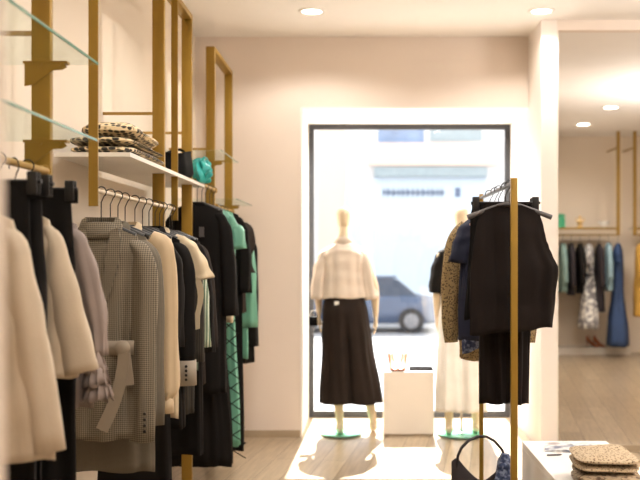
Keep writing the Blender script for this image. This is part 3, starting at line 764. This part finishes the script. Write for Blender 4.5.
# hobo bag standing on floor under the rack
BX, BY = .585, 4.62
t = thing('hobo_bag', 'dark slouchy handbag with an arched handle under the floor rack', 'handbag', (BX, BY, 0))
rings = []; n = 30
for i in range(n+1):
    u = -1+2*i/n; x = .15*u
    top = .33+.155*abs(u)**1.4*(1 if abs(u) < .8 else 1-(abs(u)-.8)*1.9)
    bot = .004+.20*abs(u)**4
    th = .075*math.sqrt(max(.02, 1-u*u*.92))
    r = []
    for j in range(20):
        a = 2*PI*j/20; c = math.cos(a); s = math.sin(a)
        zz = (top+bot)/2+(top-bot)/2*math.copysign(abs(c)**.8, c)
        k = (1-.75*S((zz-bot)/(top-bot)*1.1-.1))
        r.append((x, th*s*k+.004*math.sin(zz*40+x*30), zz))
    rings.append(r)
MB().loft(rings).build('bag_body', M['hobo'], t)
hp = [(-.125, 0, .40), (-.118, 0, .455), (-.10, 0, .495), (-.065, 0, .53), (-.02, 0, .548), (.02, 0, .548), (.06, 0, .525), (.095, 0, .485), (.115, 0, .44), (.125, 0, .39)]
hp = [(a, b, c) for a, b, c in hp]
pp = []
for a, b in zip(hp, hp[1:]):
    for k in range(3): pp.append(tuple(a[q]+(b[q]-a[q])*k/3 for q in range(3)))
pp.append(hp[-1])
MB().tube(pp, .007, 10, ry=.014).build('handle', M['hobo'], t)
g = thing('denim_scarf', 'blue scarf knotted on the right side of the dark handbag', 'scarf', (BX+.105, BY-.03, .0))
body(g, 'scarf_cloth', M['denim'], [(0, .02, .022), (.12, .036, .038), (.4, .045, .05), (1, .07, .06)], .34, nf=5, amp=.008, slope=0, seed=60, z0=.47)
MB().sphere((-.01, -.03, .415), .022, 1.2, .8, .9).build('knot', M['denim'], g)
MB().loft([[(-.02-.045*v-.012, -.045, .41-.10*v), (-.02-.045*v+.018, -.05, .40-.10*v), (-.02-.045*v+.018, -.042, .40-.10*v), (-.02-.045*v-.012, -.04, .41-.10*v)] for v in [k/5 for k in range(6)]]).build('scarf_end', M['denim'], g)

# ------------------------------------------------------------------ mannequins
def hand(mb, w, side, down=Vector((0, 0, -1)), fwd=1):
    """palm with four fingers and a thumb at wrist w, hanging down"""
    w = Vector(w)
    mb.tube([w+Vector((0, 0, .01)), w+Vector((0, .004*fwd, -.03)), w+Vector((0, .006*fwd, -.065)), w+Vector((0, .008*fwd, -.085))], [.017, .014, .015, .012], 12, ry=[.022, .034, .038, .034])
    for k, (off, ln) in enumerate(((-.030, .060), (-.010, .070), (.010, .074), (.029, .064))):
        b = w+Vector((0, off+.006*fwd, -.078))
        mb.tube([b, b+Vector((-side*.004, 0, -ln*.45)), b+Vector((-side*.014, 0, -ln*.8)), b+Vector((-side*.024, 0, -ln))], [.0085, .008, .0075, .006], 8)
    b = w+Vector((0, .03*fwd, -.025))
    mb.tube([b, b+Vector((-side*.008, .022*fwd, -.025)), b+Vector((-side*.014, .03*fwd, -.055)), b+Vector((-side*.018, .028*fwd, -.075))], [.012, .010, .009, .007], 8)
def mannequin(label, loc, rz, legs, arms, name='mannequin'):
    t = thing(name, label, 'mannequin', loc, rz)
    mb = MB()
    # head + neck + torso as a loft (faces +Y)
    def el(z, a, b, cy=0, cx=0): return [(cx+a*math.cos(q), cy+b*math.sin(q), z) for q in [2*PI*j/28 for j in range(28)]]
    mb.loft([el(.80, .12, .08), el(.86, .168, .115, -.01), (el(.93, .165, .11, -.01)), el(1.02, .13, .088), el(1.10, .118, .08), el(1.20, .135, .095, .005), el(1.30, .15, .105, .01), el(1.38, .158, .09), el(1.43, .145, .075, -.005), el(1.465, .10, .06, -.008), el(1.49, .058, .052, -.008), el(1.53, .044, .046, 0), el(1.60, .038, .044, .008),
             el(1.64, .040, .052, .02), el(1.66, .050, .075, .03), el(1.70, .058, .085, .026), el(1.74, .060, .086, .018), el(1.77, .052, .074, .012), el(1.79, .032, .045, .01), el(1.797, .012, .016, .01)])
    # brow, nose and chin volumes of the abstract face
    mb.tube([(0, .105, 1.715), (0, .118, 1.69), (0, .108, 1.68)], [.008, .011, .007], 10)
    mb.tube([(-.03, .085, 1.722), (0, .106, 1.725), (.03, .085, 1.722)], .009, 8)
    mb.tube([(-.015, .098, 1.662), (.015, .098, 1.662)], .007, 8)
    for s, foot in zip((-1, 1), legs):
        fx, fy = foot
        hip = Vector((s*.085, -.005, .86)); ank = Vector((fx, fy-.02, .09)); kn = hip.lerp(ank, .49)+Vector((0, .02, 0))
        cf = kn.lerp(ank, .3)+Vector((0, -.012, 0))
        mb.tube([hip, hip.lerp(kn, .4), kn, cf, kn.lerp(ank, .75), ank, ank+Vector((0, .002, -.03))], [.088, .072, .05, .052, .036, .030, .032], 18)
        # foot
        mb.tube([ank+Vector((0, -.045, -.055)), ank+Vector((0, -.02, -.045)), ank+Vector((0, .05, -.05)), ank+Vector((0, .11, -.064)), ank+Vector((0, .16, -.070)), ank+Vector((0, .185, -.074))], [.022, .032, .036, .040, .034, .014], 14, ry=[.02, .034, .028, .018, .012, .008])
    for s, (elb, wr) in zip((-1, 1), arms):
        sh = Vector((s*.155, -.005, 1.405)); elb = Vector(elb); wr = Vector(wr)
        mb.tube([Vector((s*.10, -.003, 1.42)), sh, sh.lerp(elb, .5), elb, elb.lerp(wr, .35), wr], [.045, .048, .042, .034, .034, .021], 16)
        hand(mb, wr, s)
    o = mb.build('figure', M['manq'], t)
    r = o.modifiers.new('remesh', 'REMESH'); r.mode = 'VOXEL'; r.voxel_size = .0065; r.use_smooth_shade = True
    q = o.modifiers.new('smooth', 'SMOOTH'); q.iterations = 4; q.factor = .5
    return t
def glass_base(parent, x=0, y=0, r=.165):
    o = MB().lathe([(.001, .0), (r-.004, .0), (r-.004, .009), (.001, .009)], 56).build('glass_base', M['basegl'], parent); o.location = (x, y, .001)
    e = MB().lathe([(r-.004, 0), (r, .001), (r, .008), (r-.004, .009), (r-.0045, .0045)], 56).build('base_rim', M['basegledge'], o)
    p = MB().tube([(0, 0, .009), (0, 0, .42)], .009, 12); p.lathe([(.03, .009), (.03, .014), (.012, .02), (.012, .03)], 20); p.build('support_rod', M['chrome'], o)
MY = 7.52
m1 = mannequin('ivory mannequin in cropped cream jacket and wide dark trousers, seen from behind', (-.145, MY, .01), 0,
               [(-.03, .02), (.235, .08)], [((-.20, -.02, 1.16), (-.195, .02, .945)), ((.245, -.02, 1.16), (.255, .03, .93))])
glass_base(m1, -.02, 0)
# cropped jacket
def mjacket(parent, m, z0, L, ln, name='jacket', wid=.158, flare=.178, out=.02, cuffr=.060):
    j = body(parent, name, m, [(0, .085, .062), (.06, .14, .085), (.16, wid+.012, .112), (.5, wid, .12), (1, flare, .135)], L, nf=5, amp=.005, slope=.46, neck=.05, fade=.5, seed=80, z0=z0, N=34, K=84)
    for s in (-1, 1):
        k = sleeve(j, m, s, [(.09, 0, z0-.065, .04, .045), (.145, -.002, z0-.105, .052, .056), (.172, -.004, z0-.18, .057, .06), (.19, -.01, z0-.28, .057, .062), (.20+out*(s > 0), -.01, z0-ln, cuffr, .075)], seed=81, nf=6, amp=.006)
    return j
j = mjacket(m1, M['mjacket'], 1.515, .44, .45)
MB().loft([[(a*math.cos(q), b*math.sin(q)-.004, z) for q in [2*PI*i/32 for i in range(32)]] for z, a, b in ((1.50, .085, .07), (1.535, .058, .056), (1.56, .050, .052), (1.55, .054, .056), (1.51, .082, .07))], False, False).build('jacket_collar', M['mjacket'], j, solid=.004)
def mtrousers(parent, m, ztop, L, prof, name='trousers', cx=0, seed=82, shift=.0):
    rings = body_rings(prof, L, N=34, K=110, nf=7, amp=.006, slope=0, seed=seed, crease=.3, z0=ztop)
    rings = [[(x+cx+shift*((ztop-z)/L), y, z) for x, y, z in r] for r in rings]
    return MB().loft(rings, True, False).build(name, m, parent, solid=.003)
tr = mtrousers(m1, M['mtrouser'], 1.12, .87, [(0, .155, .115), (.2, .182, .150), (.45, .198, .15), (1, .245, .16)], shift=.055)
MB().box(-.07, -.035, -.125, -.121, 1.025, 1.055).build('price_tag', M['tag'], tr, smooth=False).location.y = -.01
t = thing('small_handbag', 'tiny black handbag with white edges in the left hand of the front mannequin', 'handbag', (-.385, MY+.03, .86))
MB().box(-.035, .035, -.02, .02, 0, .075, .008, 3).build('pouch', M['leather'], t)
MB().tube([(-.03, 0, .07), (-.02, 0, .12), (.03, 0, .125), (.04, 0, .07)], .004, 8).build('handle', M['tag'], t)
m2 = mannequin('second ivory mannequin in black top and white trousers, hidden behind the floor rack', (.785, 7.50, .01), 0,
               [(-.10, .0), (.12, .06)], [((-.195, -.02, 1.16), (-.19, .03, .93)), ((.195, -.02, 1.16), (.19, .03, .93))])
glass_base(m2, .0, 0, .19)
j2 = mjacket(m2, M['black2'], 1.515, .42, .40, 'top', out=.0, cuffr=.055, flare=.17)
mtrousers(m2, M['wcloth'], 1.12, .93, [(0, .15, .10), (.2, .18, .125), (1, .20, .14)], seed=83)

# ------------------------------------------------------------------ plinth with shoes and tray
t = MB().box(.173, .567, 7.485, 7.84, 0.012, .505, .003)
pl = thing('display_plinth', 'square cream display block with shoes on top, between the mannequins', 'plinth', (0, 0, 0))
t.build('block', M['plinth'], pl, smooth=False)
MB().box(.178, .562, 7.49, 7.835, 0, .012).build('recessed_foot', M['base'], pl, smooth=False)
def heel_shoe(label, loc, rz, src=None, grp='nude high heels on the plinth', m='nude'):
    if src: return dup(src, loc, rz, label)
    t = thing('high_heel', label, 'shoe', loc, rz, grp)
    # toe toward -Y : rings along the foot (y, z centre, half width, half height)
    prof = [(-.115, .010, .010, .008), (-.095, .014, .028, .012), (-.06, .018, .036, .015), (-.02, .030, .030, .018), (.03, .062, .024, .020), (.07, .092, .026, .026), (.098, .104, .026, .034), (.112, .106, .012, .03)]
    rings = [[(hw*math.cos(a), y, max(.001, zc+hh*math.sin(a))) for a in [2*PI*j/18 for j in range(18)]] for y, zc, hw, hh in prof]
    MB().loft(rings).build('upper', M[m], t)
    MB().tube([(0, .095, .08), (0, .098, .04), (0, .10, .001)], [.014, .006, .005], 10).build('heel', M[m], t)
    s = [(hw*.96, y, max(.0, zc-hh-.002)) for y, zc, hw, hh in prof]
    q = MB(); q.loft([[(w_, y, z), (-w_, y, z), (-w_, y, z+.004), (w_, y, z+.004)] for w_, y, z in s]).build('sole', M['leather'], t)
    MB().tube([(.026*math.cos(a), .085+.03*math.sin(a), .145) for a in [2*PI*j/16 for j in range(17)]], .003, 6).build('ankle_strap', M[m], t)
    return t
s1 = heel_shoe('left nude high-heeled shoe on the cream display block', (.245, 7.60, .506), .15)
heel_shoe('right nude high-heeled shoe on the cream display block, nearer the dark tray', (.325, 7.60, .506), -.2, s1)
t = thing('tray', 'flat dark tray beside the nude shoes on the display block', 'tray', (.47, 7.60, .506))
MB().box(-.09, .09, -.06, .06, 0, .006, .002).build('tray_base', M['tray'], t)
w = MB()
for a in ((-.095, .095, -.065, -.06), (-.095, .095, .06, .065), (-.095, -.09, -.06, .06), (.09, .095, -.06, .06)): w.box(*a, 0, .022)
w.build('tray_rim', M['tray'], t, smooth=False)

# ------------------------------------------------------------------ low table, right
TX0, TX1, TY0, TY1, TH = .80, 1.22, 3.3, 4.75, .50
t = thing('low_table', 'white low display table running toward the camera at lower right', 'table', (TX0, TY0, 0))
MB().box(0, TX1-TX0, 0, TY1-TY0, TH-.03, TH, .002).build('table_top', M['white'], t, smooth=False)
for x in (0, TX1-TX0-.02): MB().box(x, x+.02, .0, TY1-TY0, 0, TH-.03).build('side_panel', M['white'], t, smooth=False)
MB().box(.02, TX1-TX0-.02, .02, TY1-TY0-.02, .0+.12, .14).build('lower_shelf', M['white'], t, smooth=False)
folded('folded_sweater', 'tan leopard knit sweater folded at the bottom of the low table pile', 'knitwear', (.99, 3.88, TH+.0005), .27, .34, .065, M['leoknit2'], 2, 5, -.12, 'folded leopard knits on the low table')
folded('folded_sweater', 'pale tan knit sweater folded on top of the low table pile', 'knitwear', (.988, 3.89, TH+.067), .26, .33, .065, M['leoknit'], 2, 6, -.05, 'folded leopard knits on the low table')
t = thing('magazine', 'open picture magazine lying behind the folded sweaters on the low table', 'magazine', (1.02, 4.56, TH+.0008), -.2)
rings = []
for k in range(13):
    x = -.14+.28*k/12; z = .004+.012*abs(math.sin(k/12*2*PI))**.8*(1)*(1-abs(k-6)/9)
    rings.append([(x, -.10, z), (x, .10, z), (x, .10, 0), (x, -.10, 0)])
MB().loft(rings).build('pages', M['paper'], t)
t = thing('pen', 'thin grey pen lying on the low table in front of the magazine', 'pen', (.89, 4.40, TH+.005), .2)
MB().tube([(-.035, 0, 0), (.03, 0, 0), (.04, 0, 0)], [.004, .004, .001], 8).build('barrel', M['hanggrey'], t)
MB().tube([(.012, -.001, .0042), (.03, -.001, .0042)], .001, 6).build('pocket_clip', M['chrome'], t)

# ------------------------------------------------------------------ mirror reflection, built as a made-up room behind an opening
YA = 13.2
def X2(x, Y=YA): return (x-CX)/F*Y
def wall_loop(label, x0, x1):
    t = thing('shelf_frame', label, 'shelf frame', (x0, YA, 0), 0, 'gold frames of the mirror stand-in room')
    W = x1-x0
    for x in (0, W): MB().box(x-.022, x+.022, -.015, .015, 1.68, ZC).build('post', M['gold'], t, smooth=False)
    MB().box(.022, W-.022, -.012, .012, 1.68, 1.70).build('rail', M['gold'], t, smooth=False)
    MB().box(.0222, W-.0222, -.015, .45, 1.775, 1.79).build('shelf', M['shelf'], t, smooth=False)
    MB().box(.022, W-.022, -.022, -.015, 1.765, 1.795).build('shelf_edge', M['gold'], t, smooth=False)
    for x in (0, W): MB().box(x-.01, x+.01, .015, YW2-YA, 2.9, 2.92).build('wall_rod', M['goldp'], t, smooth=False)
    return t
wall_loop('gold frame with shelf of ornaments on the mirror stand-in room wall', 2.45, 3.56)
wall_loop('gold frame cut off by the right edge, mustard garment beneath', 3.79, 4.9)
struct('trim_6', MB().box(2.62, 3.80, 13.45, YW2, 0, .10), M['shelf'], smooth=False)
t = thing('storage_jar', 'green jar on the mirror stand-in room shelf, next to the pilaster edge', 'jar', (X2(563), YA+.12, 1.7905))
MB().lathe([(.02, 0), (.055, .004), (.058, .10), (.052, .15), (.03, .16), (.0301, .16)], 28).build('jar_body', M['green'], t)
MB().lathe([(.045, .161), (.055, .165), (.055, .19), (.01, .2)], 24).build('lid', M['green'], t)
t = thing('ornament', 'small golden figurine ornament on the mirror stand-in room shelf', 'ornament', (X2(582), YA+.12, 1.7905))
MB().lathe([(.01, 0), (.045, .003), (.045, .02), (.02, .03), (.035, .07), (.045, .09), (.02, .12), (.012, .13)], 24).build('figurine', M['ornament'], t)
MB().sphere((0, 0, .15), .024).build('finial', M['ornament'], t)
for s in (-1, 1): MB().tube([(s*.03, 0, .08), (s*.06, 0, .11), (s*.055, 0, .14)], .008, 8).build('handle', M['ornament'], t)
t = thing('bowl', 'white footed bowl on the mirror stand-in room shelf, right of the figurine', 'bowl', (X2(606), YA+.12, 1.7905))
MB().lathe([(.02, 0), (.035, .003), (.02, .02), (.05, .035), (.075, .07), (.08, .09), (.07, .085), (.04, .04), (.001, .035)], 32).build('bowl_body', M['wcloth'], t)
MB().lathe([(.078, .088), (.083, .092), (.078, .096), (.074, .092)], 32).build('rim', M['wcloth'], t)
GA = 'clothes in the mirror stand-in room'
def standin_garment(name, label, cat, x, L, m, w=.17, flare=1.1, sl=None, slm=None, rz=1.45, wd=.04):
    hl = 'dark hanger under the '+' '.join(w_ for w_ in label.split(',')[0].replace(' in the adjoining room', '').replace(' touching the floral dress', '').split()[:8])+' of the mirror stand-in room'
    g = thing(name, label, cat, (X2(x), YA, 1.58), rz, GA)
    body(g, 'body_cloth', m, [(0, .14, .02), (.08, w, wd), (.4, w*.9, wd), (1, w*flare, wd*flare*1.1)], L, nf=6, amp=.008, seed=int(x), slope=.3, N=18, K=40)
    if sl:
        for s in (-1, 1): sleeve(g, slm or m, s, STD(.05, sl, .03, .05, .04), seed=int(x)+1, seg=16)
    h = dup(H0, (X2(x), YA, 1.68), rz, hl, 'hangers of the mirror stand-in room')
    return g
standin_garment('long_shirt', 'sea green long shirt, leftmost garment in the adjoining room', 'shirt', 563, .68, M['seagreen'], sl=.55)
standin_garment('jacket', 'plum black jacket beside the sea green shirt in the adjoining room', 'jacket', 571, .72, M['plum'], sl=.6, wd=.036)
standin_garment('jacket', 'plain dark jacket touching the floral dress in the adjoining room', 'jacket', 580, .70, M['black2'], sl=.58, wd=.036)
g = standin_garment('floral_dress', 'grey and white floral dress with a dark belt in the adjoining room', 'dress', 589, 1.18, M['floral'], flare=1.7, sl=.3, wd=.075, rz=1.3)
MB().loft([[(.165*math.cos(a), .07*math.sin(a), z) for a in [2*PI*i/28 for i in range(28)]] for z in (-.42, -.46)], False, False).build('belt', M['black'], g, solid=.003)
standin_garment('long_coat', 'plum long coat between the floral dress and light blue shirt', 'coat', 599.5, .95, M['plum'], sl=.6)
standin_garment('shirt', 'light blue shirt with loose sleeves in the adjoining room', 'shirt', 608.5, .66, M['ltblue'], sl=.5, wd=.045, rz=1.4)
standin_garment('long_dress', 'long flared navy blue dress with short sleeves in the adjoining room', 'dress', 618, 1.42, M['blue'], flare=1.9, sl=.28, wd=.07, rz=1.3)
standin_garment('dress', 'mustard yellow dress at the right edge in the adjoining room', 'dress', 641, 1.02, M['mustard'], sl=.5, wd=.075, rz=1.2)
s2 = heel_shoe('left tan shoe of the pair on the low ledge in the mirror stand-in room', (X2(593, 13.55), 13.58, .101), .6, grp='tan shoes on the ledge')
heel_shoe('right tan shoe of the pair on the low ledge in the mirror stand-in room', (X2(600, 13.55), 13.60, .101), .5, s2)
for o_ in list(s2.children):
    pass

# ------------------------------------------------------------------ street outside
SZ = -.6
street = MB().box(-18, 22, YG+.15, 44, SZ-.1, SZ).build('street', M['asphalt'], smooth=False); street['kind'] = 'structure'
pv = MB().box(-14, 1.35, YG+.15, YG+2.6, SZ, SZ+.13).build('pavement', M['kerb'], smooth=False); pv['kind'] = 'structure'
pv = MB().box(-18, 22, 29.3, 31, SZ, SZ+.13).build('pavement_far', M['kerb'], smooth=False); pv['kind'] = 'structure'
YB = 31.0
b = thing('building', 'pale rendered building across the street, seen blurred through the window', 'building', (0, YB, SZ))
def X3(x): return (x-CX)/F*YB
def Z3(y): return CH+(HY-y)/F*YB-SZ
MB().box(-16, 20, 0, 3, 0, 9).build('wall', M['fac'], b, smooth=False)
MB().box(X3(368), X3(500), -.12, 0, Z3(166), Z3(143)).build('cream_band', M['facc'], b, smooth=False)
MB().box(X3(318), X3(345), -.10, 0, 0, 8.2).build('cream_pier', M['facc'], b, smooth=False)
f = MB().box(X3(374), X3(486), -.08, 0, Z3(300), Z3(177)).build('shopfront', M['facg'], b, smooth=False)
MB().box(X3(374), X3(486), -.3, 0, Z3(177), Z3(168)).build('canopy', M['facs'], b, smooth=False)
w1 = MB().box(X3(378), X3(424), -.05, 0, Z3(143), Z3(118)).build('window', M['facb'], b, smooth=False)
MB().box(X3(430), X3(482), -.05, 0, Z3(141), Z3(118)).build('window', M['facs'], b, smooth=False)
MB().box(X3(335), X3(362), -.05, 0, Z3(300), Z3(190)).build('doorway', M['facg'], b, smooth=False)
# blurred fascia lettering: soft grey strokes on the shopfront
lt = MB(); x = 383; rd = random.Random(3)
while x < 444:
    wch = rd.choice((3.0, 3.6, 4.2))
    lt.box(X3(x), X3(x+wch*.35), -.11, -.08, Z3(197), Z3(188.5)); lt.box(X3(x), X3(x+wch), -.11, -.08, Z3(194), Z3(191.5)); x += wch+1.1
lt.box(X3(455), X3(460), -.11, -.08, Z3(197), Z3(188))
lt.build('fascia_lettering', M['sign'], b, smooth=False)
# parked car
def car(label, loc, m, rz=0, s=1):
    t = thing('parked_car', label, 'car', loc, rz); t.scale = (s, s, s)
    prof_low = [(-2.15, .45), (-2.12, .30), (-1.9, .24), (1.9, .24), (2.12, .30), (2.18, .52), (2.10, .72), (1.3, .88), (.95, .93), (-1.35, .95), (-2.0, .90), (-2.13, .75)]
    def shell(pts, hw, taper):
        q = MB(); ys = [(-1, .93), (-.92, 1), (.92, 1), (1, .93)]; cx = 0; cz = sum(p[1] for p in pts)/len(pts)
        q.loft([[(p[0]*sc, yy*hw*(1-taper*max(0, p[1]-.9)), cz+(p[1]-cz)*sc) for p in pts] for yy, sc in ys]); return q
    shell(prof_low, .87, 0).build('car_body', m, t, bevel=.03)
    cab = [(-1.55, .92), (-1.05, 1.34), (-.75, 1.42), (.15, 1.42), (.45, 1.36), (1.15, .92)]
    shell(cab, .80, .28).build('cabin_glass', M['cargl'], t)
    MB().box(-1.0, .38, -.60, .60, 1.40, 1.435, .01).build('roof', m, t)
    for x in (-.35,): MB().box(x-.03, x+.03, -.83, -.70, .92, 1.38).build('door_pillar', m, t)
    for x in (-1.35, 1.35):
        for y in (-.87, .87):
            wl = MB().tube([(x, y-.09, .32), (x, y+.09, .32)], .32, 28).build('wheel', M['tyre'], t)
            MB().tube([(x, y-.1, .32), (x, y+.1, .32)], .19, 20).build('rim', M['rim'], wl)
    MB().box(2.08, 2.19, -.75, -.45, .55, .68, .01).build('headlight', M['rim'], t)
    MB().box(2.08, 2.19, .45, .75, .55, .68, .01).build('headlight', M['rim'], t)
    return t
car('dark blue car parked in the street behind the left mannequin', (-.1, 25.0, SZ), M['carp'], PI)

# ------------------------------------------------------------------ light
sun = bpy.data.lights.new('sun', 'SUN'); sun.energy = 18; sun.angle = math.radians(.6); sun.color = (1, .95, .88)
so = bpy.data.objects.new('sun', sun); COL.objects.link(so)
so.rotation_euler = Vector((-.03, -1, -1.1)).to_track_quat('-Z', 'Y').to_euler()
wd = bpy.data.worlds.new('sky'); bpy.context.scene.world = wd; wd.use_nodes = True
bg = wd.node_tree.nodes['Background']; bg.inputs['Color'].default_value = (.92, .95, 1, 1); bg.inputs['Strength'].default_value = 1.7

# ------------------------------------------------------------------ camera
cam = bpy.data.cameras.new('camera'); co = bpy.data.objects.new('camera', cam); COL.objects.link(co)
co.location = (0, 0, CH); co.rotation_euler = (PI/2, 0, 0)
cam.sensor_width = 36; cam.lens = F*36/640
cam.shift_x = -(CX-320)/640; cam.shift_y = (HY-240)/640
cam.clip_start = .05; cam.clip_end = 200
cam.dof.use_dof = True; cam.dof.focus_distance = 4.0; cam.dof.aperture_fstop = 2.6
bpy.context.scene.camera = co
vs = bpy.context.scene.view_settings; vs.view_transform = 'Standard'; vs.look = 'None'; vs.exposure = .88
